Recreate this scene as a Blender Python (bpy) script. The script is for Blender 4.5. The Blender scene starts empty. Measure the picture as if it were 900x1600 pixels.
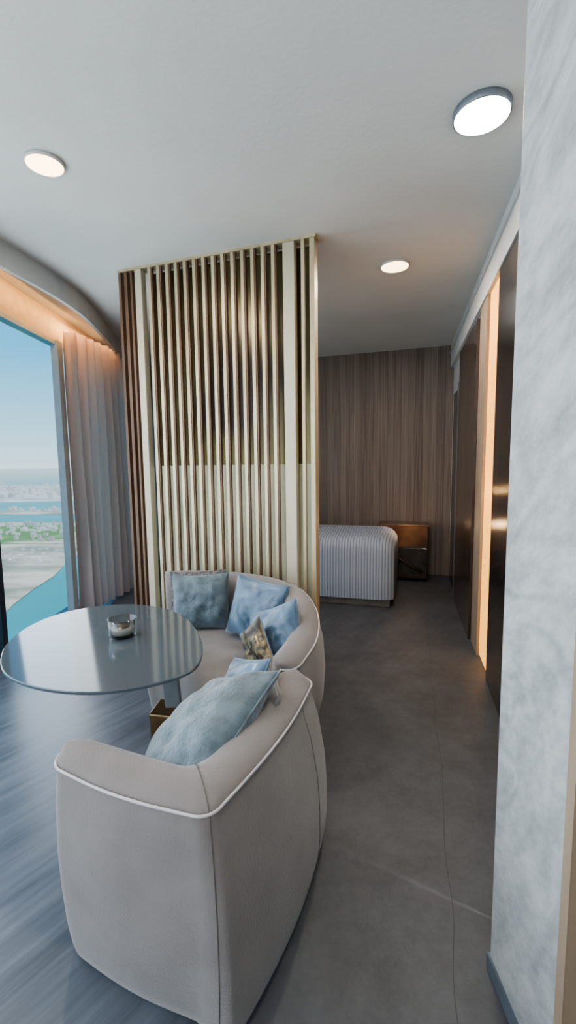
import bpy, bmesh, math, random
from mathutils import Vector, Matrix, noise
random.seed(4)
SC = bpy.context.scene
COL = SC.collection
try:
    SC.view_settings.view_transform='AgX'; SC.view_settings.look='AgX - Medium High Contrast'; SC.view_settings.exposure=.02
except Exception as ex: print(ex)
# ------------------------------------------------------------------ camera
FPX = 700.0; PITCH = math.radians(6.1); ROLL = math.radians(0.76)
CAM = Vector((0, 0, 1.5)); H = 2.96
Fv = Vector((0, math.cos(PITCH), -math.sin(PITCH)))
U0 = Vector((0, math.sin(PITCH), math.cos(PITCH))); R0 = Vector((1, 0, 0))
Rv = R0*math.cos(ROLL) - U0*math.sin(ROLL)
Uv = U0*math.cos(ROLL) + R0*math.sin(ROLL)
cd = bpy.data.cameras.new('camera'); cam = bpy.data.objects.new('camera', cd); COL.objects.link(cam)
M = Matrix.Identity(4)
for i in range(3):
    M[i][0] = Rv[i]; M[i][1] = Uv[i]; M[i][2] = -Fv[i]; M[i][3] = CAM[i]
cam.matrix_world = M
cd.sensor_fit = 'VERTICAL'; cd.sensor_height = 24; cd.lens = 24*FPX/1600
cd.clip_start = 0.05; cd.clip_end = 60000
SC.camera = cam
def ray(px, py): return Rv*((px-450)/FPX) + Uv*((800-py)/FPX) + Fv
def G(px, py, z=0.0):
    d = ray(px, py); return CAM + d*((z-CAM.z)/d.z)
# ------------------------------------------------------------------ materials
def nodes(name):
    m = bpy.data.materials.new(name); m.use_nodes = True
    nt = m.node_tree; b = nt.nodes['Principled BSDF']
    return m, nt, b
def N(nt, t, **kw):
    n = nt.nodes.new(t)
    for k, v in kw.items(): setattr(n, k, v)
    return n
def mat(name, c1, c2=None, rough=.6, metal=0, scale=(6,6,6), detail=6, bump=0, bscale=60, sheen=0, spec=.5, dist=0, lo=.35, hi=.65, coat=0):
    m, nt, b = nodes(name)
    b.inputs['Roughness'].default_value = rough; b.inputs['Metallic'].default_value = metal
    b.inputs['Specular IOR Level'].default_value = spec
    if sheen:
        b.inputs['Sheen Weight'].default_value = sheen; b.inputs['Sheen Roughness'].default_value = .5
    if coat: b.inputs['Coat Weight'].default_value = coat
    tc = N(nt, 'ShaderNodeTexCoord'); mp = N(nt, 'ShaderNodeMapping'); mp.inputs['Scale'].default_value = scale
    nt.links.new(tc.outputs['Object'], mp.inputs['Vector'])
    nz = N(nt, 'ShaderNodeTexNoise'); nz.inputs['Scale'].default_value = 1; nz.inputs['Detail'].default_value = detail
    nz.inputs['Distortion'].default_value = dist
    nt.links.new(mp.outputs['Vector'], nz.inputs['Vector'])
    cr = N(nt, 'ShaderNodeValToRGB')
    cr.color_ramp.elements[0].position = lo; cr.color_ramp.elements[1].position = hi
    cr.color_ramp.elements[0].color = (*c1, 1); cr.color_ramp.elements[1].color = (*(c2 or c1), 1)
    nt.links.new(nz.outputs['Fac'], cr.inputs['Fac']); nt.links.new(cr.outputs['Color'], b.inputs['Base Color'])
    if bump:
        n2 = N(nt, 'ShaderNodeTexNoise'); n2.inputs['Scale'].default_value = bscale; n2.inputs['Detail'].default_value = 4
        nt.links.new(tc.outputs['Object'], n2.inputs['Vector'])
        bp = N(nt, 'ShaderNodeBump'); bp.inputs['Strength'].default_value = bump; bp.inputs['Distance'].default_value = .01
        nt.links.new(n2.outputs['Fac'], bp.inputs['Height']); nt.links.new(bp.outputs['Normal'], b.inputs['Normal'])
    return m
def emis(name, c, s):
    m, nt, b = nodes(name)
    b.inputs['Base Color'].default_value = (*c, 1); b.inputs['Emission Color'].default_value = (*c, 1)
    b.inputs['Emission Strength'].default_value = s
    return m
MT = {}
MT['ceiling'] = mat('ceiling_plaster', (.60,.585,.56), (.66,.645,.62), .8, scale=(1.2,1.2,1.2), bump=.12, bscale=40)
MT['fascia'] = mat('fascia_plaster', (.50,.50,.49), (.55,.55,.54), .7)
MT['white'] = mat('white_paint', (.52,.52,.52), (.57,.57,.57), .6)
MT['gold'] = mat('champagne_metal', (.44,.36,.235), (.58,.49,.335), .38, .40, scale=(9,9,1.2))
MT['cream'] = mat('pale_lacquer', (.50,.44,.33), (.58,.52,.41), .4, .15, scale=(5,5,1))
MT['brown'] = mat('brown_slat', (.12,.065,.04), (.19,.11,.07), .45, .2, scale=(9,9,1))
MT['bronze_glass'] = mat('bronze_mirror', (.022,.013,.008), (.17,.145,.055), .28, .4, scale=(1.1,1.1,1.0), detail=1.5, lo=.40, hi=.62)  # broad olive patches paint reflected window light into the dark bronze
MT['low_panel'] = mat('pale_bronze_panel', (.52,.53,.38), (.72,.73,.56), .40, .1, scale=(2,2,1.5))
MT['dark'] = mat('dark_bronze_gloss', (.02,.016,.014), (.045,.034,.028), .2, .2, coat=.3)
MT['dkbrown'] = mat('dark_brown_gloss', (.05,.033,.024), (.08,.055,.04), .2, .1, coat=.4)
MT['beige'] = mat('beige_trim', (.25,.185,.13), (.33,.25,.18), .5, scale=(20,20,1))
MT['orange'] = emis('warm_backlit_panel', (1.0,.47,.10), 1.3)
MT['diffuser'] = emis('lamp_diffuser', (1.0,.95,.88), 9)
MT['diffuser_w'] = emis('warm_lamp_diffuser', (1.0,.74,.42), 5)
MT['rim'] = mat('lamp_rim', (.16,.18,.21), (.2,.22,.25), .4, .3)
MT['fabric'] = mat('taupe_velvet', (.168,.149,.142), (.215,.193,.185), .85, scale=(5,5,5), bump=.22, bscale=170, sheen=.3, spec=.2, lo=.3, hi=.7)
MT['seat'] = mat('taupe_seat', (.165,.142,.133), (.21,.182,.17), .85, bump=.2, bscale=160, sheen=.3, spec=.2)
MT['piping'] = mat('pale_piping', (.42,.39,.385), (.48,.45,.445), .5)
MT['seam'] = mat('seam', (.13,.115,.11), None, .9)
MT['blue1'] = mat('blue_grey_wool', (.058,.090,.112), (.128,.178,.21), .45, scale=(16,16,16), bump=.5, bscale=80, sheen=.35)
MT['blue2'] = mat('pale_blue_satin', (.05,.09,.145), (.165,.25,.35), .28, scale=(5,5,9), dist=1.2, sheen=.25)
MT['bluegold'] = mat('bronze_print', (.035,.028,.02), (.24,.18,.09), .3, .35, scale=(9,14,9), dist=1.5, lo=.42, hi=.62)
MT['print'] = mat('dark_print', (.08,.07,.072), (.20,.185,.185), .7, scale=(60,60,60), lo=.46, hi=.54)
MT['taupe_p'] = mat('grey_taupe_cushion', (.16,.148,.142), (.22,.205,.20), .8, sheen=.3)
MT['metal'] = mat('pale_metal', (.16,.175,.19), (.22,.235,.25), .35, .5)
MT['bronze'] = mat('bronze', (.10,.06,.025), (.19,.12,.055), .3, .7, scale=(4,4,4))
MT['bedbase'] = mat('bed_upholstery', (.09,.08,.075), (.13,.12,.11), .8)
MT['tan'] = mat('tan_veneer', (.085,.038,.018), (.25,.125,.058), .22, .35, scale=(3,3,3), coat=.3)
MT['wax'] = mat('candle_wax', (.62,.58,.52), None, .5)
MT['frame'] = mat('window_frame', (.38,.41,.44), (.43,.46,.49), .45, .1)
MT['darkframe'] = mat('dark_mullion', (.03,.035,.045), None, .4, .2)
MT['bside'] = mat('slate_skirting', (.09,.11,.13), (.12,.14,.17), .5)
MT['header'] = mat('header_veneer', (.55,.44,.33), (.63,.51,.39), .6, scale=(1,14,14))
QW=.030
m, nt, b = nodes('ribbed_quilt'); b.inputs['Roughness'].default_value=.85
tc=N(nt,'ShaderNodeTexCoord'); sp=N(nt,'ShaderNodeSeparateXYZ'); nt.links.new(tc.outputs['Object'], sp.inputs[0])
ml=N(nt,'ShaderNodeMath',operation='MULTIPLY'); ml.inputs[1].default_value=math.pi/QW; nt.links.new(sp.outputs['X'], ml.inputs[0])
sn=N(nt,'ShaderNodeMath',operation='SINE'); nt.links.new(ml.outputs[0], sn.inputs[0])
ab=N(nt,'ShaderNodeMath',operation='ABSOLUTE'); nt.links.new(sn.outputs[0], ab.inputs[0])
cr=N(nt,'ShaderNodeValToRGB'); e=cr.color_ramp.elements; e[0].position=.1; e[1].position=.65; e[0].color=(.14,.16,.20,1); e[1].color=(.33,.37,.45,1)  # shade in the valleys between ribs painted as darker stripes
nt.links.new(ab.outputs[0], cr.inputs['Fac']); nt.links.new(cr.outputs['Color'], b.inputs['Base Color']); MT['quilt']=m
# marble
m, nt, b = nodes('swirl_marble'); b.inputs['Roughness'].default_value = .45
tc = N(nt,'ShaderNodeTexCoord'); mp = N(nt,'ShaderNodeMapping'); mp.vector_type='TEXTURE'; mp.inputs['Scale'].default_value=(.5,.8,.40); mp.inputs['Rotation'].default_value=(math.radians(-38),0,0)
nt.links.new(tc.outputs['Object'], mp.inputs['Vector'])
nz = N(nt,'ShaderNodeTexNoise'); nz.inputs['Scale'].default_value=.8; nz.inputs['Detail'].default_value=3; nz.inputs['Distortion'].default_value=1.5
nt.links.new(mp.outputs['Vector'], nz.inputs['Vector'])
wv = N(nt,'ShaderNodeMath',operation='MULTIPLY'); wv.inputs[1].default_value=55
nt.links.new(nz.outputs['Fac'], wv.inputs[0])
sn = N(nt,'ShaderNodeMath',operation='SINE'); nt.links.new(wv.outputs[0], sn.inputs[0])
n2 = N(nt,'ShaderNodeTexNoise'); n2.inputs['Scale'].default_value=4.5; n2.inputs['Detail'].default_value=12; n2.inputs['Roughness'].default_value=.78
nt.links.new(mp.outputs['Vector'], n2.inputs['Vector'])
ad = N(nt,'ShaderNodeMath',operation='MULTIPLY_ADD'); ad.inputs[1].default_value=.055; nt.links.new(sn.outputs[0], ad.inputs[0]); nt.links.new(n2.outputs['Fac'], ad.inputs[2])
cr = N(nt,'ShaderNodeValToRGB'); e=cr.color_ramp.elements; e[0].position=.28; e[1].position=.70; e[0].color=(.25,.26,.265,1); e[1].color=(.53,.535,.53,1)
nt.links.new(ad.outputs[0], cr.inputs['Fac']); nt.links.new(cr.outputs['Color'], b.inputs['Base Color']); MT['marble']=m
def plank_mat():
    m, nt, b = nodes('vertical_wood_planks'); b.inputs['Roughness'].default_value=.6
    tc=N(nt,'ShaderNodeTexCoord'); sp=N(nt,'ShaderNodeSeparateXYZ'); nt.links.new(tc.outputs['Object'], sp.inputs[0])
    ml=N(nt,'ShaderNodeMath',operation='MULTIPLY'); ml.inputs[1].default_value=11; nt.links.new(sp.outputs['X'], ml.inputs[0])
    fl=N(nt,'ShaderNodeMath',operation='FLOOR'); nt.links.new(ml.outputs[0], fl.inputs[0])
    wn=N(nt,'ShaderNodeTexWhiteNoise',noise_dimensions='1D'); nt.links.new(fl.outputs[0], wn.inputs['W'])
    fr=N(nt,'ShaderNodeMath',operation='FRACT'); nt.links.new(ml.outputs[0], fr.inputs[0])
    gt=N(nt,'ShaderNodeMath',operation='GREATER_THAN'); gt.inputs[1].default_value=.07; nt.links.new(fr.outputs[0], gt.inputs[0])
    mp=N(nt,'ShaderNodeMapping'); mp.inputs['Scale'].default_value=(60,1,1.2); nt.links.new(tc.outputs['Object'], mp.inputs['Vector'])
    nz=N(nt,'ShaderNodeTexNoise'); nz.inputs['Scale'].default_value=1; nz.inputs['Detail'].default_value=7; nt.links.new(mp.outputs['Vector'], nz.inputs['Vector'])
    a=N(nt,'ShaderNodeMath',operation='MULTIPLY_ADD'); a.inputs[1].default_value=.22; nt.links.new(wn.outputs['Value'], a.inputs[0]); 
    s=N(nt,'ShaderNodeMath',operation='SUBTRACT'); s.inputs[1].default_value=.10; nt.links.new(nz.outputs['Fac'], s.inputs[0]); nt.links.new(s.outputs[0], a.inputs[2])
    cr=N(nt,'ShaderNodeValToRGB'); e=cr.color_ramp.elements; e[0].position=.25; e[1].position=.75; e[0].color=(.112,.084,.068,1); e[1].color=(.235,.186,.157,1)
    nt.links.new(a.outputs[0], cr.inputs['Fac'])
    mx=N(nt,'ShaderNodeMix',data_type='RGBA',blend_type='MULTIPLY'); mx.inputs[0].default_value=1
    nt.links.new(cr.outputs['Color'], mx.inputs[6])
    g2=N(nt,'ShaderNodeMath',operation='MULTIPLY_ADD'); g2.inputs[1].default_value=.4; g2.inputs[2].default_value=.6; nt.links.new(gt.outputs[0], g2.inputs[0])
    nt.links.new(g2.outputs[0], mx.inputs[7]); nt.links.new(mx.outputs[2], b.inputs['Base Color'])
    bp=N(nt,'ShaderNodeBump'); bp.inputs['Strength'].default_value=.4; bp.inputs['Distance'].default_value=.01; nt.links.new(gt.outputs[0], bp.inputs['Height']); nt.links.new(bp.outputs['Normal'], b.inputs['Normal'])
    return m
MT['planks']=plank_mat()
def floor_mat():
    m, nt, b = nodes('dark_stone_floor')
    tc=N(nt,'ShaderNodeTexCoord'); mp=N(nt,'ShaderNodeMapping'); mp.vector_type='TEXTURE'; mp.inputs['Rotation'].default_value=(0,0,math.radians(52)); mp.inputs['Scale'].default_value=(1.3,.085,1)
    nt.links.new(tc.outputs['Object'], mp.inputs['Vector'])
    nz=N(nt,'ShaderNodeTexNoise'); nz.inputs['Scale'].default_value=1.2; nz.inputs['Detail'].default_value=9; nz.inputs['Roughness'].default_value=.62; nz.inputs['Distortion'].default_value=.25; nt.links.new(mp.outputs['Vector'], nz.inputs['Vector'])
    n3=N(nt,'ShaderNodeTexNoise'); n3.inputs['Scale'].default_value=3.2; n3.inputs['Detail'].default_value=12; n3.inputs['Roughness'].default_value=.85; nt.links.new(tc.outputs['Object'], n3.inputs['Vector'])
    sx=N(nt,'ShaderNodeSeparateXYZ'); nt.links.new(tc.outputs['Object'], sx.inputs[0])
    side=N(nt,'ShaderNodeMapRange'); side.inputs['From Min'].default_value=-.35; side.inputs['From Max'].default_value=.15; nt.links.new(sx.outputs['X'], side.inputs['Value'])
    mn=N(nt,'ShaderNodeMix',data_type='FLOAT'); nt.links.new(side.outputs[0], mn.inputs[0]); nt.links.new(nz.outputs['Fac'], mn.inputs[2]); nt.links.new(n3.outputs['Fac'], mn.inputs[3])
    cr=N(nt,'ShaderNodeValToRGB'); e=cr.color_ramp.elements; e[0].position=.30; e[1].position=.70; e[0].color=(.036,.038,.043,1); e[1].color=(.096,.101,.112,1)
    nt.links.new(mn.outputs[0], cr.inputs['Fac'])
    cl=N(nt,'ShaderNodeValToRGB'); e=cl.color_ramp.elements; e[0].position=.30; e[1].position=.70; e[0].color=(.048,.056,.068,1); e[1].color=(.125,.140,.162,1)  # left side lighter and bluer: window reflection painted into the stone colour
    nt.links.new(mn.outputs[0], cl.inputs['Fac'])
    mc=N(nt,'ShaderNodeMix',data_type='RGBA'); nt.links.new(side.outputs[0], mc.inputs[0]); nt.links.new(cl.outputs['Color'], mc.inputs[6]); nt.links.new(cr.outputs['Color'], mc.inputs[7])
    p0=Vector((.46,1.1,0)); p1=Vector((.88,2.6,0)); d=(p1-p0).normalized(); n=Vector((-d.y,d.x,0))
    wob=N(nt,'ShaderNodeTexNoise'); wob.inputs['Scale'].default_value=1.6; wob.inputs['Detail'].default_value=1; nt.links.new(tc.outputs['Object'], wob.inputs['Vector'])
    dt=N(nt,'ShaderNodeVectorMath',operation='DOT_PRODUCT'); dt.inputs[1].default_value=n; nt.links.new(tc.outputs['Object'], dt.inputs[0])
    sb=N(nt,'ShaderNodeMath',operation='SUBTRACT'); sb.inputs[1].default_value=n.dot(p0); nt.links.new(dt.outputs['Value'], sb.inputs[0])
    w2=N(nt,'ShaderNodeMath',operation='MULTIPLY_ADD'); w2.inputs[1].default_value=.10; nt.links.new(wob.outputs['Fac'], w2.inputs[0]); nt.links.new(sb.outputs[0], w2.inputs[2])
    w3=N(nt,'ShaderNodeMath',operation='SUBTRACT'); w3.inputs[1].default_value=.05; nt.links.new(w2.outputs[0], w3.inputs[0])
    ab=N(nt,'ShaderNodeMath',operation='ABSOLUTE'); nt.links.new(w3.outputs[0], ab.inputs[0])
    wd=N(nt,'ShaderNodeMath',operation='MULTIPLY_ADD'); wd.inputs[1].default_value=.008; wd.inputs[2].default_value=-.0030; nt.links.new(n3.outputs['Fac'], wd.inputs[0])
    lt=N(nt,'ShaderNodeMath',operation='LESS_THAN'); nt.links.new(ab.outputs[0], lt.inputs[0]); nt.links.new(wd.outputs[0], lt.inputs[1])
    mx=N(nt,'ShaderNodeMix',data_type='RGBA'); nt.links.new(lt.outputs[0], mx.inputs[0]); nt.links.new(mc.outputs[2], mx.inputs[6]); mx.inputs[7].default_value=(.030,.028,.027,1)
    nt.links.new(mx.outputs[2], b.inputs['Base Color'])
    r=N(nt,'ShaderNodeMapRange'); r.inputs['From Min'].default_value=.3; r.inputs['From Max'].default_value=.7; r.inputs['To Min'].default_value=.27; r.inputs['To Max'].default_value=.36; nt.links.new(nz.outputs['Fac'], r.inputs['Value'])
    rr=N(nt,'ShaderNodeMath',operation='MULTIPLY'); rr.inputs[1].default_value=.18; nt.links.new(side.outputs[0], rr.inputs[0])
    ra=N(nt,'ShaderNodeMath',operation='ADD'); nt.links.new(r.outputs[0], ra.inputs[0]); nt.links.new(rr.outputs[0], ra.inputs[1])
    nt.links.new(ra.outputs[0], b.inputs['Roughness'])
    bp=N(nt,'ShaderNodeBump'); bp.inputs['Strength'].default_value=.18; bp.inputs['Distance'].default_value=.006; nt.links.new(mn.outputs[0], bp.inputs['Height']); nt.links.new(bp.outputs['Normal'], b.inputs['Normal'])
    return m
MT['floor']=floor_mat()
m, nt, b = nodes('smoked_glass_top'); b.inputs['Base Color'].default_value=(.07,.086,.10,1); b.inputs['Roughness'].default_value=.09; b.inputs['Specular IOR Level'].default_value=.6
MT['tabletop']=m
def thin_glass(name, tint=(1,1,1), k=.5, base=.03):
    m=bpy.data.materials.new(name); m.use_nodes=True; nt=m.node_tree; nt.nodes.clear()
    o=N(nt,'ShaderNodeOutputMaterial'); t=N(nt,'ShaderNodeBsdfTransparent'); t.inputs[0].default_value=(*tint,1)
    g=N(nt,'ShaderNodeBsdfGlossy'); g.inputs['Roughness'].default_value=.02
    f=N(nt,'ShaderNodeLayerWeight'); f.inputs['Blend'].default_value=.5
    p=N(nt,'ShaderNodeMath',operation='POWER'); p.inputs[1].default_value=4; nt.links.new(f.outputs['Facing'], p.inputs[0])
    q=N(nt,'ShaderNodeMath',operation='MULTIPLY_ADD'); q.inputs[1].default_value=k; q.inputs[2].default_value=base; nt.links.new(p.outputs[0], q.inputs[0])
    mx=N(nt,'ShaderNodeMixShader'); nt.links.new(q.outputs[0], mx.inputs[0]); nt.links.new(t.outputs[0], mx.inputs[1]); nt.links.new(g.outputs[0], mx.inputs[2]); nt.links.new(mx.outputs[0], o.inputs[0])
    return m
MT['glass']=thin_glass('window_glass',(.98,.995,1),.05,.01); MT['cupglass']=thin_glass('cup_glass',(.74,.76,.76),.8,.08)
m=bpy.data.materials.new('sheer_fabric'); m.use_nodes=True; nt=m.node_tree; nt.nodes.clear()
o=N(nt,'ShaderNodeOutputMaterial'); d=N(nt,'ShaderNodeBsdfDiffuse'); d.inputs[0].default_value=(.48,.395,.36,1); t=N(nt,'ShaderNodeBsdfTranslucent'); t.inputs[0].default_value=(.56,.42,.37,1)
mx=N(nt,'ShaderNodeMixShader'); mx.inputs[0].default_value=.5; nt.links.new(d.outputs[0], mx.inputs[1]); nt.links.new(t.outputs[0], mx.inputs[2]); nt.links.new(mx.outputs[0], o.inputs[0]); MT['sheer']=m
# ------------------------------------------------------------------ mesh helpers
def link(name, me, m, parent=None, smooth=False):
    o=bpy.data.objects.new(name, me); COL.objects.link(o)
    if m: me.materials.append(m)
    if smooth:
        for p in me.polygons: p.use_smooth=True
    if parent: o.parent=parent
    return o
def mesh(name, vs, fs, m, parent=None, smooth=False):
    me=bpy.data.meshes.new(name); me.from_pydata([tuple(v) for v in vs], [], fs)
    bm=bmesh.new(); bm.from_mesh(me); bmesh.ops.recalc_face_normals(bm, faces=bm.faces); bm.to_mesh(me); bm.free()
    return link(name, me, m, parent, smooth)
def tag(o, label, cat, group=None, kind=None):
    if label: o['label']=label
    if cat: o['category']=cat
    if group: o['group']=group
    if kind: o['kind']=kind
    return o
def struct(o, label=None, cat=None): return tag(o, label, cat, None, 'structure')
def thing(name, label, cat, loc=(0,0,0), group=None, kind=None):
    o=bpy.data.objects.new(name, None); COL.objects.link(o); o.location=loc; o.empty_display_size=.1
    return tag(o, label, cat, group, kind)
def bevel(o, w=.004, seg=2):
    md=o.modifiers.new('bevel','BEVEL'); md.width=w; md.segments=seg; md.limit_method='ANGLE'; md.angle_limit=math.radians(35); return o
def prism_data(poly, z0, z1):
    n=len(poly); vs=[(p[0],p[1],z0) for p in poly]+[(p[0],p[1],z1) for p in poly]
    fs=[tuple(range(n))[::-1], tuple(range(n,2*n))]+[(i,(i+1)%n,(i+1)%n+n,i+n) for i in range(n)]
    return vs, fs
def prism(name, poly, z0, z1, m, parent=None, bv=0):
    vs,fs=prism_data(poly,z0,z1); o=mesh(name,vs,fs,m,parent)
    if bv: bevel(o,bv)
    return o
def multi(name, prisms, m, parent=None, bv=0):
    V=[];F=[]
    for p in prisms:
        vs,fs=prism_data(*p); k=len(V); V+=vs; F+=[tuple(i+k for i in f) for f in fs]
    o=mesh(name,V,F,m,parent)
    if bv: bevel(o,bv)
    return o
def rect(x0,y0,x1,y1): return [(x0,y0),(x1,y0),(x1,y1),(x0,y1)]
def chaikin(pts, it=3, closed=True):
    pts=[Vector(p).to_2d() if len(p)>2 else Vector(p) for p in pts]
    for _ in range(it):
        out=[]; n=len(pts)
        for i in range(n if closed else n-1):
            a=pts[i]; c=pts[(i+1)%n]; out+=[a*.75+c*.25, a*.25+c*.75]
        if not closed: out=[pts[0]]+out+[pts[-1]]
        pts=out
    return pts
def area(poly): return .5*sum(poly[i][0]*poly[(i+1)%len(poly)][1]-poly[(i+1)%len(poly)][0]*poly[i][1] for i in range(len(poly)))
def normals(poly):
    n=len(poly); out=[]
    for i in range(n):
        t=(poly[(i+1)%n]-poly[i-1])
        t=t.normalized() if t.length>1e-9 else Vector((1,0)); out.append(Vector((t.y,-t.x)))
    return out
def loft(name, poly, layers, m, parent=None, hf=None):
    poly=[Vector(p) for p in poly]
    if area(poly)<0: poly=poly[::-1]
    nm=normals(poly); n=len(poly); V=[];F=[]
    for z,off in layers:
        for p,q in zip(poly,nm):
            w=p+q*off; zz=hf(w.x,w.y,z) if hf else z; V.append((w.x,w.y,zz))
    for k in range(len(layers)-1):
        for i in range(n): F.append((k*n+i,k*n+(i+1)%n,(k+1)*n+(i+1)%n,(k+1)*n+i))
    F.append(tuple(range(n))[::-1]); L=len(layers)-1; F.append(tuple(range(L*n,L*n+n)))
    return mesh(name,V,F,m,parent,True)
def shell(name, O, I, section, m, parent=None, hf=None, capr=.08, sf=None):
    # solid between an outer path O and an inner path I, section = closed loop of (s,z), s=0 on O, s=1 on I; rounded ends
    O=[Vector(p) for p in O]; I=[Vector(p) for p in I]
    def ext(a,b_,a2,b2):
        mid=(a+b_)/2; t=(mid-(a2+b2)/2).normalized(); out=[]
        for k in range(1,9):
            th=math.pi/2*k/8; c=max(.02,math.cos(th)); mm=mid+t*capr*math.sin(th); out.append((mm+(a-mid)*c, mm+(b_-mid)*c))
        return out
    st=ext(O[0],I[0],O[1],I[1])[::-1]+list(zip(O,I))+ext(O[-1],I[-1],O[-2],I[-2])
    V=[];F=[]; n=len(section)
    for i,(a,b_) in enumerate(st):
        for s,z in section:
            if sf: s=sf(i/(len(st)-1),s,z)
            w=a+(b_-a)*s; V.append((w.x,w.y,hf(w.x,w.y,z) if hf else z))
    for i in range(len(st)-1):
        for k in range(n): F.append((i*n+k,i*n+(k+1)%n,(i+1)*n+(k+1)%n,(i+1)*n+k))
    F.append(tuple(range(n))[::-1]); F.append(tuple(range((len(st)-1)*n,len(st)*n)))
    return mesh(name,V,F,m,parent,True), st
def tube(name, pts, r, m, parent=None, seg=8, closed=False):
    pts=[Vector(p) for p in pts]; V=[];F=[]; n=len(pts)
    for i,p in enumerate(pts):
        a=pts[i-1] if (i>0 or closed) else p; c=pts[(i+1)%n] if (i<n-1 or closed) else p
        t=(c-a).normalized(); up=Vector((0,0,1)) if abs(t.z)<.9 else Vector((1,0,0))
        s=t.cross(up).normalized(); u=s.cross(t)
        for k in range(seg):
            th=2*math.pi*k/seg; V.append(p+s*math.cos(th)*r+u*math.sin(th)*r)
    for i in range(n if closed else n-1):
        j=(i+1)%n
        for k in range(seg): F.append((i*seg+k,i*seg+(k+1)%seg,j*seg+(k+1)%seg,j*seg+k))
    if not closed: F.append(tuple(range(seg))[::-1]); F.append(tuple(range((n-1)*seg,n*seg)))
    return mesh(name,V,F,m,parent,True)
def lathe(name, prof, m, parent=None, seg=40, loc=(0,0,0), smooth=True):
    V=[];F=[]; n=len(prof)
    for r,z in prof:
        for k in range(seg):
            th=2*math.pi*k/seg; V.append((loc[0]+r*math.cos(th),loc[1]+r*math.sin(th),loc[2]+z))
    for i in range(n-1):
        for k in range(seg): F.append((i*seg+k,i*seg+(k+1)%seg,(i+1)*seg+(k+1)%seg,(i+1)*seg+k))
    F.append(tuple(range(seg))[::-1]); F.append(tuple(range((n-1)*seg,n*seg)))
    o=mesh(name,V,F,m,parent,smooth)
    return o
# ------------------------------------------------------------------ room shell
cA=Vector((.93,1.17)); cN=Vector((1.345,2.82)); cB=Vector((2.12,5.82))
cd_=(cB-cN).normalized(); cA=cN-cd_*((cN.y-1.17)/cd_.y); cn=Vector((-cd_.y,cd_.x))   # cn points into room (left)
fw=Vector((-.952,.306)).normalized()
def Wp(px):
    d=ray(px,727); q=Vector((d.x,d.y))
    det=q.x*(-cd_.y)+cd_.x*q.y; t=(cN.x*(-cd_.y)+cd_.x*cN.y)/det
    return q*t
struct(prism('floor', [(-2.4,-2.2),(1.3,-2.2),(2.6,2.5),(2.8,6.2),(-2.4,7.6)], -.12, 0, MT['floor']))
struct(prism('ceiling', [(-2.4,-2.2),(1.3,-2.2),(2.6,2.5),(2.8,6.2),(-2.4,7.6)], H, H+.12, MT['ceiling']))
wf=prism('wall_far', rect(-.2,-.1,4.9,0), 0, H, MT['planks']); struct(wf)
wf.location=(cB.x,cB.y,0); wf.rotation_euler=(0,0,math.atan2(fw.y,fw.x))
if (Matrix.Rotation(wf.rotation_euler.z,2)@Vector((0,-1))).y<0:
    for v in wf.data.vertices: v.co.y*=-1
e=cd_*.25
struct(prism('wall_right', [tuple(cA),tuple(cB+e),tuple(cB+e-cn*.12),tuple(cA-cn*.12)], 0, H, MT['white']))
struct(prism('wall_near', [(.58,.865),(.58,1.18),(.9,1.18),(.9,.865)], 0, H, MT['marble'],bv=.006))
struct(prism('baseboard_near', [(.574,.866),(.574,1.186),(.6,1.186),(.6,.866)], 0, .05, MT['bside']))
struct(prism('trim_1', [(.572,.838),(.572,.865),(.7,.865),(.7,.838)], 0, H, MT['beige']))
struct(prism('door_1', [(.62,-.1),(.62,.838),(.66,.838),(.66,-.1)], 0, H-.5, MT['dkbrown']))
struct(prism('wall_side', [(.6,-2.2),(.6,-.1),(.72,-.1),(.72,-2.2)], 0, H, MT['white']))
struct(prism('trim_2', [(.6,-.1),(.6,.838),(.72,.838),(.72,-.1)], H-.5, H, MT['white']))
struct(prism('wall_back', rect(-2.4,-2.2,.72,-2.08), 0, H, MT['white']))
def panel(name, px0, px1, z0, z1, prot, m, base=0):
    a=Wp(px0)+cn*base; c=Wp(px1)+cn*base; return prism(name,[tuple(a),tuple(c),tuple(c+cn*prot),tuple(a+cn*prot)],z0,z1,m)
struct(prism('trim_3', [tuple(cA),tuple(cB),tuple(cB+cn*.04),tuple(cA+cn*.04)], 2.69, H, MT['white']))
struct(prism('trim_4', [tuple(cA),tuple(cB),tuple(cB+cn*.055),tuple(cA+cn*.055)], 2.86, 2.87, MT['fascia']))
struct(panel('door_2', 840, 778, 0, 2.69, .03, MT['dark']))
tag(panel('light_panel', 777.5, 761, .02, 2.69, .010, MT['orange'],.002),'tall narrow orange glowing wall panel between dark door and beige trim','light panel')
struct(panel('trim_5', 760.5, 750, 0, 2.69, .03, MT['beige']))
struct(panel('door_3', 749.5, 722, .0, 2.62, .05, MT['dkbrown']))
struct(panel('dark_opening', 721, 708, 0, 2.32, .012, MT['dark']))  # flat dark sheet standing for the shade inside an opening
struct(panel('trim_6', 721.5, 719, 0, 2.34, .045, MT['rim']))
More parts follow.
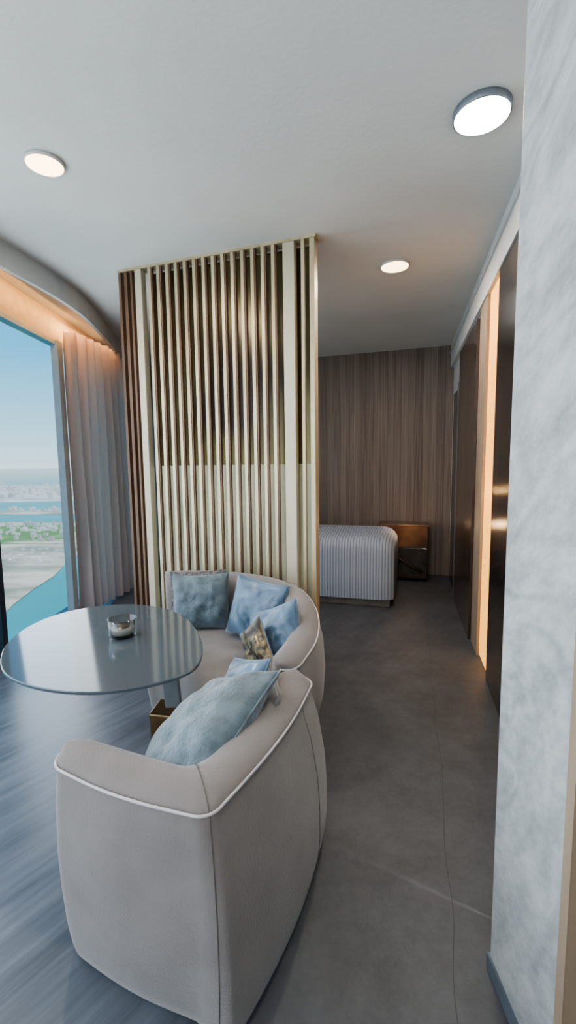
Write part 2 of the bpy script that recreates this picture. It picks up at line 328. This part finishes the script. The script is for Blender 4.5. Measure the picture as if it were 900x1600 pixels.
# ------------------------------------------------------------------ window side
WX=-2.2
struct(prism('wall_left', rect(WX-.15,-2.2,WX+.0,7.5), 2.70, H, MT['header']))
win=thing('window_1', None, None, (WX,0,0), kind='structure')
def wpart(name,prs,m): 
    o=multi(name,prs,m,win); o.matrix_parent_inverse=Matrix.Translation((-WX,0,0)); return o
wpart('window_frame',[(rect(WX-.06,-2.08,WX+.01,7.4),0,.05),(rect(WX-.06,-2.08,WX+.01,7.4),2.66,2.70)],MT['frame'])
wpart('mullion',[(rect(WX-.035,4.40,WX+.03,4.50),0,2.70)],MT['frame'])
for y in (-.8,.6,2.0,3.32,6.0): wpart('mullion',[(rect(WX-.06,y-.03,WX+.02,y+.03),.05,2.66)],MT['darkframe'])
wpart('pane',[(rect(WX-.03,-2.08,WX-.02,7.4),.05,2.66)],MT['glass'])
fp=chaikin([(-2.0,-2.1),(-1.98,1.4),(-1.87,2.8),(-1.70,3.75),(-1.80,4.6),(-1.94,5.3),(-2.03,6.0),(-2.06,7.3)],3,False)
fo=struct(prism('trim_7', [tuple(p) for p in fp]+[(p.x-.03,p.y) for p in reversed(fp)], 2.79, H, MT['fascia']))
def curtain(name,label,path,amp,wl,z0,z1,rnd=0):
    P=chaikin(path,3,False); L=[0]
    for i in range(1,len(P)): L.append(L[-1]+(P[i]-P[i-1]).length)
    tot=L[-1]; n=int(tot/wl*14); V=[];F=[]; rows=14
    def at(s):
        for i in range(1,len(P)):
            if L[i]>=s:
                f=(s-L[i-1])/(L[i]-L[i-1]+1e-9); return P[i-1].lerp(P[i],f),(P[i]-P[i-1]).normalized()
        return P[-1],(P[-1]-P[-2]).normalized()
    for r in range(rows+1):
        z=z0+(z1-z0)*r/rows
        for i in range(n+1):
            s=tot*i/n; p,t=at(s); nn=Vector((-t.y,t.x))
            ph=s/wl*2*math.pi+.9*math.sin(s*5.1)+rnd; a=amp*(1.1-.35*r/rows)*(.75+.4*math.sin(s*7.7+2))
            q=p+nn*a*math.sin(ph)+t*.012*math.sin(z*2+s*9); V.append((q.x,q.y,z))
    for r in range(rows):
        for i in range(n): F.append((r*(n+1)+i,r*(n+1)+i+1,(r+1)*(n+1)+i+1,(r+1)*(n+1)+i))
    return tag(mesh(name,V,F,MT['sheer'],None,True),label,'curtain','sheer curtains along the glass wall')
curtain('curtain','sheer grey pink curtain gathered beside the open window view',[(-2.12,4.46),(-1.98,4.75),(-1.97,5.4)],.065,.13,.02,2.8)
curtain('curtain','darker narrow sheer curtain between the first curtain and slatted screen',[(-1.99,5.5),(-2.06,6.2),(-2.10,7.0)],.04,.16,.02,2.8,1.5)
# ------------------------------------------------------------------ slatted screen
PL=Vector((-1.241,3.56)); PR=Vector((.2,3.06)); pd=(PR-PL); PLn=pd.length; pd.normalize(); pn=Vector((pd.y,-pd.x)) # toward camera
if pn.y>0: pn=-pn
def seg(f0,f1,d0,d1):
    a=PL+pd*PLn*f0; c=PL+pd*PLn*f1
    return [tuple(a+pn*d0),tuple(c+pn*d0),tuple(c+pn*d1),tuple(a+pn*d1)]
scr=thing('slatted_screen','tall floor to ceiling screen of champagne gold slats behind the sofa','room divider',(0,0,0))
ZT=H-.018
fs_=[.170+i*.0488 for i in range(14)]
multi('slat_panel',[(seg(f,f+.016,0,.03),0.0,ZT) for f in fs_]+[(seg(.94,.955,0,.03),0.0,ZT)],MT['gold'],scr,.002)
multi('brown_slat',[(seg(0,.014,-.03,.03),0,ZT),(seg(.033,.05,-.03,.03),0,ZT),(seg(.068,.08,-.03,.03),0,ZT)]+[(seg(f+.0162,f+.0232,0,.024),0.0,ZT) for f in fs_],MT['brown'],scr,.001)
prism('post',seg(.095,.132,-.03,.03),0,ZT,MT['cream'],scr,.003)
prism('post',seg(.858,.91,-.03,.03),0,ZT,MT['cream'],scr,.003)
prism('post',seg(.978,1.0,-.05,.03),0,ZT,MT['gold'],scr,.003)
prism('top_rail',seg(-.005,1.005,-.05,.033),ZT,H,MT['gold'],scr)
prism('upper_panel',seg(.145,.975,-.10,-.08),1.5,ZT,MT['bronze_glass'],scr)
prism('lower_panel',seg(.145,.975,-.10,-.06),0,1.5,MT['low_panel'],scr)
# ------------------------------------------------------------------ bed
E=Vector((.9613,-.2756)); D=Vector((.2756,.9613)); B0=Vector((1.08,4.50))
bed=thing('bed','bed with white blue ribbed cover behind the slatted screen','bed',(B0.x,B0.y,0))
bed.rotation_euler=(0,0,math.atan2(E.y,E.x))
BL=2.05; BW=1.08; HB=.72
def rp():
    p=[(0,.08),(-.01,.2),(-.01,.35),(0,.5)]
    for k in range(9):
        th=math.pi/2*k/8; p.append((.13-.13*math.cos(th), HB-.13+.13*math.sin(th)))
    for k in range(1,8): p.append((.13+(BW-.26)*k/8,HB+.012*math.sin(k*2)))
    for k in range(9):
        th=math.pi/2*k/8; p.append((BW-.13+.13*math.sin(th), HB-.13+.13*math.cos(th)))
    p+=[(BW,.4),(BW,.10)]; return p
pr=rp(); V=[];F=[]; wl=QW; nx=int(BL/wl*8); npf=len(pr)
for i in range(nx+1):
    x=-BL+BL*i/nx; rb=.004*abs(math.sin(math.pi*x/wl))
    t=max(0,(x+.18)/.18); ins=.15*(1-math.sqrt(max(0,1-t*t)))
    for (y,z) in pr:
        cy,cz=BW/2,.3; vx=y-cy
        ny=-1 if vx<-BW/2+.14 else (1 if vx>BW/2-.14 else 0); nz_=1 if z>HB-.1 else 0
        V.append((x,y+ny*(rb)-ny*ins*.6,z+nz_*rb-ins*max(0,min(1,(z-.3)/.4))))
for i in range(nx):
    for k in range(npf-1): F.append((i*npf+k,i*npf+k+1,(i+1)*npf+k+1,(i+1)*npf+k))
F.append(tuple(range(npf))); F.append(tuple(range(nx*npf,nx*npf+npf))[::-1])
mesh('quilt',V,F,MT['quilt'],bed,True)
prism('bed_base',rect(-BL+.02,.02,-.04,BW-.04),.0,.08,MT['bedbase'],bed,.01)
prism('headboard',rect(-BL-.12,-.05,-BL,BW+.05),0,1.1,MT['bedbase'],bed,.03)
nt_=thing('bedside_table','low glossy copper brown bedside block between bed and wood wall','bedside table',(1.74,5.50,0))
nt_.rotation_euler=(0,0,math.atan2(E.y,E.x))
prism('body',rect(-.6,.015,0,.36),.03,.70,MT['dark'],nt_,.006)
prism('table_top',rect(-.62,-.01,.02,.37),.70,.72,MT['tan'],nt_,.004)
prism('drawer',rect(-.59,-.005,-.01,.015),.44,.695,MT['tan'],nt_,.004)
prism('drawer',rect(-.59,-.005,-.01,.015),.05,.43,MT['dark'],nt_,.004)
tube('brace',[(-.56,-.02,.42),(-.06,-.02,.12)],.018,MT['dkbrown'],nt_)
# ------------------------------------------------------------------ sofa
sofa=thing('curved_sofa','curved taupe velvet sofa wrapping around the table before slatted screen','sofa',(0,0,0))
outer=[(-.80,3.20),(-.65,3.205),(-.45,3.17),(-.25,3.09),(-.03,2.92),(.11,2.70),(.175,2.44),(.15,2.2),(.06,2.03)]
inner=[(-.88,2.52),(-.74,2.46),(-.62,2.33),(-.52,2.17),(-.42,2.02)]
seat_poly=chaikin([(-.88,3.12),(-.7,3.12),(-.5,3.09),(-.25,3.0),(-.1,2.87),(.02,2.66),(.07,2.44),(.07,2.2),(.02,2.05),(-.06,1.97),(-.2,1.94),(-.36,1.96),(-.43,2.03)]+inner[::-1][1:],2)
loft('seat',seat_poly,[(.03,-.05),(.06,-.02),(.2,0),(.34,.005),(.385,-.005),(.41,-.02),(.425,-.035),(.43,-.045)],MT['seat'],sofa)
oc=chaikin(outer,3,False)
ctr=Vector((-.6,2.5)); tn=[]
for i in range(len(oc)):
    t=(oc[min(i+1,len(oc)-1)]-oc[max(i-1,0)]).normalized(); n=Vector((t.y,-t.x)); tn.append(n if n.dot(ctr-oc[i])>0 else -n)
BT=.16
def hf(x,y,z):
    k=1.0
    if y<2.75: k=1-.27*min(1,(2.75-y)/.85)**1.2
    return z*k if z>.3 else z
SEC=[(.6,.02),(.45,.02),(.25,.06),(.05,.17),(-.12,.32),(-.17,.46),(-.12,.6),(0,.69),(.04,.715),(.14,.737),(.3,.75),(.5,.755),(.7,.75),(.86,.737),(.96,.71),(1,.67),(1,.02)]
Ip=[oc[i]+tn[i]*BT for i in range(len(oc))]
_,ss=shell('backrest',oc,Ip,SEC,MT['fabric'],sofa,hf,.08)
pp=[]
for a,b_ in ss:
    q=a+(b_-a)*.03; pp.append((q.x,q.y,hf(q.x,q.y,.718)))
tube('piping',pp,.0048,MT['piping'],sofa)
# ------------------------------------------------------------------ armchair
ac=thing('armchair','low taupe velvet armchair with pale piping seen from behind, nearest the viewer','armchair',(-.2,1.0,0))
e1=Vector((-.923,.385)); e2=Vector((.385,.923))
ac.rotation_euler=(0,0,math.atan2(e2.y,e2.x)-math.pi/2)   # local y=e2 ; local x=-e1
TH=.14
O=[];I=[]
def put(ox,oy,ix,iy): O.append((-ox,oy)); I.append((-ix,iy))
RA=.055
for k in range(13):
    f=k/12; a=.49-(.49-RA)*f; bl=-.016*math.sin(math.pi*f); ia=.49-(.49-.20)*f; put(a,bl,ia,TH)
for k in range(1,9):
    th=math.pi/2*k/9; put(RA-RA*math.sin(th),RA-RA*math.cos(th), .20-.06*math.sin(th), .20-.06*math.cos(th))
for k in range(17):
    f=k/16; b0=RA+(.71-RA)*f; bl=-.026*math.sin(math.pi*min(1,f*.95)); put(bl,b0,TH+.02*f,.20+(.71-.20)*f)
SEC2=[(.5,.0),(.26,.0),(.17,.015),(.08,.06),(-.02,.14),(-.10,.26),(-.14,.38),(-.10,.52),(-.03,.60),(0,.636),(.03,.645),(.10,.655),(.3,.665),(.5,.670),(.72,.668),(.9,.656),(.98,.63),(1,.59),(1,.0)]
def sf(u,s,z):
    if s>.45 or z>.6: return s
    w=max(0,min(1,(u-.36)/.22)); w=w*w*(3-2*w)
    return s-.46*w*(1-z/.6)**.8
_,st=shell('backrest',O,I,SEC2,MT['fabric'],ac,None,.07,sf)
sp_=chaikin([(-.12,.12),(-.46,.12),(-.54,.2),(-.54,.60),(-.46,.70),(-.12,.70)],2)
loft('seat',sp_,[(.02,-.03),(.06,-.01),(.2,0),(.36,0),(.40,-.015),(.42,-.04)],MT['seat'],ac)
outer_pts=[((a+(a-b_)*.02).x,(a+(a-b_)*.02).y,.643) for a,b_ in st]
tube('piping',outer_pts,.0042,MT['piping'],ac)
def seam(ix_):
    a,b_=st[ix_]; V=[]
    for s,z in SEC2[1:10]:
        s=sf(ix_/(len(st)-1),s,z); w=a+(b_-a)*(s-.003); V.append((w.x,w.y,z))
    tube('seam',V,.0014,MT['seam'],ac,6)
seam(8+13+4); seam(len(st)-8-4)
w0=[]
a,b_=st[8+13+4]
for s,z in SEC2[9:16]:
    w=a+(b_-a)*s; w0.append((w.x,w.y,z+.001))
tube('seam',w0,.0013,MT['seam'],ac,6)
# ------------------------------------------------------------------ cushions
def cushion(name,label,loc,nrm,up,w,h,t,m,pm=None,roll=0,group='throw cushions on the seats',wr_=.022):
    n=Vector(nrm).normalized(); u=Vector(up); u=(u-n*u.dot(n)).normalized(); r=u.cross(n)
    c,s=math.cos(roll),math.sin(roll); r,u=r*c+u*s,u*c-r*s
    K=36; V=[];F=[]
    for side in (1,-1):
        for j in range(K+1):
            for i in range(K+1):
                a=-1+2*i/K; b_=-1+2*j/K
                a=math.sin(a*math.pi/2)*.5+a*.5; b_=math.sin(b_*math.pi/2)*.5+b_*.5
                th=max(0,(1-a*a)*(1-b_*b_))**.42
                sd=Vector((w*31,h*17,side*3+loc[0]*9))
                wr=wr_*noise.noise(Vector((a*1.8,b_*1.8,0))+sd)-wr_*.6*abs(noise.noise(Vector((a*3.1+b_*1.2,b_*2.4-a,4))+sd))
                x=a*w/2*(1-.07*(1-b_*b_)); y=b_*h/2*(1-.07*(1-a*a)); z=side*(t/2*th+wr*th)
                V.append((x,y,z))
    o2=(K+1)**2
    for k in (0,1):
        for j in range(K):
            for i in range(K):
                q=[j*(K+1)+i,j*(K+1)+i+1,(j+1)*(K+1)+i+1,(j+1)*(K+1)+i]; q=[v+k*o2 for v in q]
                F.append(tuple(q if k==0 else q[::-1]))
    me=bpy.data.meshes.new(name); me.from_pydata(V,[],F)
    bm=bmesh.new(); bm.from_mesh(me); bmesh.ops.remove_doubles(bm,verts=bm.verts,dist=1e-5); bmesh.ops.recalc_face_normals(bm,faces=bm.faces); bm.to_mesh(me); bm.free()
    o=link(name,me,m,None,True)
    mw=Matrix.Identity(4)
    for i in range(3): mw[i][0]=r[i]; mw[i][1]=u[i]; mw[i][2]=n[i]; mw[i][3]=loc[i]
    o.matrix_world=mw
    ed=[]
    for k in range(40):
        f=k/10; sd=int(f); q=-1+2*(f-sd); a,b_=[(q,-1),(1,q),(-q,1),(-1,-q)][sd]
        ed.append((a*w/2*(1-.07*(1-b_*b_)),b_*h/2*(1-.07*(1-a*a)),0))
    tube('piping',ed,.004,pm or m,o,6,True)
    return tag(o,label,'cushion',group)
cushion('cushion','speckled brown grey cushion behind the woolly blue grey one',(-.62,3.0,.605),(.12,-1,.15),(0,0,1),.38,.35,.07,MT['print'])
cushion('cushion','square woolly blue grey cushion, leftmost on the curved sofa',(-.58,2.87,.61),(.12,-1,.22),(0,0,1),.37,.36,.14,MT['blue1'])
cushion('cushion','shiny pale blue satin cushion, middle of the curved sofa back',(-.20,2.67,.615),(-.5,-1,.30),(0,0,1),.37,.37,.15,MT['blue2'],roll=-.12,wr_=.022)
cushion('cushion','crumpled pale blue cushion leaning on the right end of curved sofa',(-.075,2.35,.56),(-.75,-.8,.40),(0,0,1),.35,.35,.16,MT['blue2'],roll=.45,wr_=.028)
cushion('cushion','small bronze patterned cushion with blue edge lying before the pale blue ones',(-.165,2.22,.545),(-.7,-.6,.35),(0,0,1),.18,.32,.07,MT['bluegold'],MT['blue2'],roll=.85)
n_=Vector((-.52,-.06,.85)); a_=Vector((.55,.82,.10)).normalized()
cushion('cushion','large blue grey textured cushion leaning inside the armchair',(-.295,1.42,.60),n_,n_.cross(a_),.52,.40,.21,MT['blue1'],wr_=.035)
cushion('cushion','light blue cushion peeking above the large cushion in the armchair',(-.20,1.70,.605),(-.7,-.3,.5),(.2,.3,1),.30,.26,.10,MT['blue2'],roll=.2)
cushion('cushion','grey taupe cushion at the back of the armchair',(-.10,1.60,.57),(-.9,-.1,.35),(0,0,1),.26,.28,.08,MT['taupe_p'])
# ------------------------------------------------------------------ table
TZ=.71
tb=thing('dining_table','oval smoked glass table with slanted metal leg, left of the sofa','table',(-.58,1.95,0))
TI=Matrix.Translation((.58,-1.95,0))
px=[(0,1035),(10,1003),(58,970),(125,950),(200,943),(262,950),(300,972),(318,1008),(309,1042),(270,1060),(200,1076),(130,1082),(58,1074),(12,1057)]
tp=chaikin([tuple(G(a,b_,TZ).to_2d()) for a,b_ in px],2)
cc=sum(tp,Vector((0,0)))/len(tp); tp=[cc+(p-cc)*1.012 for p in tp]
o=loft('table_top',tp,[(TZ-.014,-.004),(TZ-.011,0),(TZ-.003,0),(TZ,-.003)],MT['tabletop'],tb); o.matrix_parent_inverse=TI
for p in o.data.polygons: p.use_smooth=False
vs=[(-.56,1.9,.42),(-.49,1.9,.42),(-.49,1.93,.42),(-.56,1.93,.42),(-.60,1.94,TZ-.014),(-.52,1.94,TZ-.014),(-.52,1.97,TZ-.014),(-.60,1.97,TZ-.014)]
o=mesh('leg',vs,[(0,1,2,3),(4,5,6,7),(0,1,5,4),(1,2,6,5),(2,3,7,6),(3,0,4,7)],MT['metal'],tb); o.matrix_parent_inverse=TI; bevel(o)
vs=[(-.60,1.84,0),(-.46,1.82,0),(-.44,1.99,0),(-.58,2.01,0),(-.625,1.86,.42),(-.47,1.83,.42),(-.46,1.96,.42),(-.61,1.99,.42)]
o=mesh('base',vs,[(0,1,2,3),(4,5,6,7),(0,1,5,4),(1,2,6,5),(2,3,7,6),(3,0,4,7)],MT['bronze'],tb); o.matrix_parent_inverse=TI; bevel(o,.008)
cp=G(186,1000,TZ)
cg=thing('candle_glass','small glass tumbler holding a candle on the oval table','candle holder',(cp.x,cp.y+.05,TZ))
lathe('glass',[(.052,0),(.060,.01),(.064,.085),(.0615,.085),(.057,.014),(.001,.012)],MT['cupglass'],cg)
lathe('candle',[(.048,.015),(.051,.02),(.051,.045),(.02,.042),(.001,.041)],MT['wax'],cg)
lathe('coaster',[(.03,.046),(.034,.047),(.034,.055),(.001,.055)],MT['bronze'],cg,24)
# ------------------------------------------------------------------ ceiling lights
for (a,b_,r,lab,en) in ((753,178,.115,'largest round ceiling light with grey rim near the marble wall',16),(70,260,.088,'round ceiling light above the window side of the room',16),(617,418,.105,'small round ceiling light over the passage to the bed',20)):
    p=G(a,b_,H-.02); k=1 if a==753 else .55
    t=thing('ceiling_light',lab,'ceiling light',(p.x,p.y,H),'round ceiling lights')
    lathe('rim',[(r*.9,0),(r,-.004*k),(r,-.03*k),(r*.96,-.033*k),(r*.95,-.028*k),(.001,-.027*k)],MT['rim'] if a==753 else MT['white'],t)
    lathe('diffuser',[(r*.94,-.0275*k),(r*.94,-.032*k),(r*.84,-.036*k),(.001,-.038*k)],MT['diffuser'] if a==753 else MT['diffuser_w'],t)
    ld=bpy.data.lights.new('lamp','AREA'); ld.shape='DISK'; ld.size=r*1.6; ld.energy=en; ld.color=(1,.90,.77)
    lo=bpy.data.objects.new('lamp',ld); COL.objects.link(lo); lo.location=(p.x,p.y,H-.045)
# ------------------------------------------------------------------ outdoors
ZG=-120
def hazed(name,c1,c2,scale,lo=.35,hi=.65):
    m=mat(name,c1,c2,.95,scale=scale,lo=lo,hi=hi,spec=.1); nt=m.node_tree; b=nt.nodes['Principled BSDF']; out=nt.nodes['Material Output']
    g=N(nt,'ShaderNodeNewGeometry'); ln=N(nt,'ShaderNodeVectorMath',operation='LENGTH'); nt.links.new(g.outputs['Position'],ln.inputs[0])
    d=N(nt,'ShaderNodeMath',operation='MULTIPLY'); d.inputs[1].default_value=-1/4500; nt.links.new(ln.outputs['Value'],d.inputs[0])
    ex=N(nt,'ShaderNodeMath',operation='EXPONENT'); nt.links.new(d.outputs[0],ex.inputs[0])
    em=N(nt,'ShaderNodeEmission'); em.inputs[0].default_value=(.58,.76,.83,1); em.inputs[1].default_value=1.1  # aerial haze painted into the material as a pale glow growing with distance
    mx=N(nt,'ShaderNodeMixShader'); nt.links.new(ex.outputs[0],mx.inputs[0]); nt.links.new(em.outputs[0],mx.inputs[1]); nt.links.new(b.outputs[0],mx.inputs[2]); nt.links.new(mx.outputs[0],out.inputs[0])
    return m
def land(name,label,pxs,z,m,cat):
    pts=[G(a,b_,z) for a,b_ in pxs]; return tag(mesh(name,[(p.x,p.y,z) for p in pts],[tuple(range(len(pts)))],m),label,cat,None,'structure')
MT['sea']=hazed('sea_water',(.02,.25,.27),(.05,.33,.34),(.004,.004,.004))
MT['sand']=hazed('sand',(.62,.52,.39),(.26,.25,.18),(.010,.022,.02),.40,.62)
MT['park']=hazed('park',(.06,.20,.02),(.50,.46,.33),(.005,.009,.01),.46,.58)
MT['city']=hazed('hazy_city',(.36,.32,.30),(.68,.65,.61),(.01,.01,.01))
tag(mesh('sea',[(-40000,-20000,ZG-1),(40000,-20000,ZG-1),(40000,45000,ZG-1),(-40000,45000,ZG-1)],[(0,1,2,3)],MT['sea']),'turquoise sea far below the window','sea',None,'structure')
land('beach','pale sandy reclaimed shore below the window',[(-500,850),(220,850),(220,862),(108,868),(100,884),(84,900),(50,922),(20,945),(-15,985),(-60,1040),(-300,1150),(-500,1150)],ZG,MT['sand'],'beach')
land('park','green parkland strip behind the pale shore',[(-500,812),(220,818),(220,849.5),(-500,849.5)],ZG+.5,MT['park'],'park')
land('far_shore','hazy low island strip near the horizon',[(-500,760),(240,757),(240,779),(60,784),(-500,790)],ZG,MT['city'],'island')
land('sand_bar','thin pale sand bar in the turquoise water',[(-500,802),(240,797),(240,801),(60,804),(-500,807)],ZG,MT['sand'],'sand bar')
V=[];F=[]
for i in range(640):
    a=random.uniform(-200,200); b_=random.choice([random.uniform(758,768),random.uniform(764,778),random.uniform(820,832),random.uniform(820,846),random.uniform(798,800),random.uniform(856,880)])
    p=G(a,b_,ZG); sc=(p-CAM).length*.0018; w=sc*random.uniform(.6,2.2); hh=sc*random.uniform(1,5.5)*(.4 if b_>850 else 1)
    vs,fs=prism_data(rect(p.x-w,p.y-w,p.x+w,p.y+w),ZG,ZG+hh); k=len(V); V+=vs; F+=[tuple(j+k for j in f) for f in fs]
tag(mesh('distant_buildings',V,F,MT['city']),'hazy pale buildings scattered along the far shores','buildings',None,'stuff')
# ------------------------------------------------------------------ world and lamps
w=bpy.data.worlds.new('sky'); SC.world=w; w.use_nodes=True; nt=w.node_tree; bg=nt.nodes['Background']
tc=N(nt,'ShaderNodeTexCoord'); sp=N(nt,'ShaderNodeSeparateXYZ'); nt.links.new(tc.outputs['Generated'],sp.inputs[0])
cr=N(nt,'ShaderNodeValToRGB'); el=cr.color_ramp.elements
el[0].position=0; el[0].color=(.64,.82,.88,1); el[1].position=.5; el[1].color=(.04,.28,.64,1)
x=el.new(.08); x.color=(.40,.71,.87,1); x=el.new(.22); x.color=(.14,.50,.80,1)
nt.links.new(sp.outputs['Z'],cr.inputs['Fac']); nt.links.new(cr.outputs['Color'],bg.inputs['Color']); bg.inputs['Strength'].default_value=1.4
def light(kind,loc,target,en,col,sx=1,sy=1,name='lamp',**kw):
    ld=bpy.data.lights.new(name,kind); ld.energy=en; ld.color=col
    if kind=='AREA': ld.shape='RECTANGLE'; ld.size=sx; ld.size_y=sy
    lo=bpy.data.objects.new(name,ld); COL.objects.link(lo); lo.location=loc
    lo.rotation_euler=(Vector(target)-Vector(loc)).to_track_quat('-Z','Y').to_euler(); return lo
s=light('SUN',(0,0,20),(-10,6,4),4.5,(1,.95,.88)); s.data.angle=.02
light('AREA',(-2.1,.6,1.5),(3,.8,1.2),98,(.90,.955,1.0),4.6,2.2,'daylight_fill')  # added area lamp inside the glass, fills the room like window light
light('AREA',(-2.08,3.9,1.4),(0,3.6,1.2),28,(.86,.94,1.0),.9,2.2,'daylight_fill')  # second added fill inside the glass, beside the screen
light('AREA',(-.9,-1.3,2.2),(.2,3,1.0),30,(1,.98,.94),1.6,1.2,'room_fill')  # added unseen soft fill behind the camera
light('AREA',(.9,4.6,2.9),(1.0,4.6,0),6,(1,.94,.88),1.0,.6,'bed_fill')  # added fill under the ceiling to brighten the bed area
light('AREA',(-2.04,2.9,2.9),(-2.3,2.9,2.74),9,(1,.52,.16),3.6,.04,'cove_lamp')
light('AREA',(-2.06,4.9,2.93),(-1.98,4.9,0),7,(1,.56,.24),.9,.05,'cove_lamp')
a=Wp(768); light('POINT',(a.x+cn.x*.15,a.y+cn.y*.15,1.3),(0,0,0),1.3,(1,.55,.2))
light('POINT',(1.40,5.22,.80),(0,0,0),2.6,(1,.62,.36))  # added warm point with no fitting, makes the bedside block glow
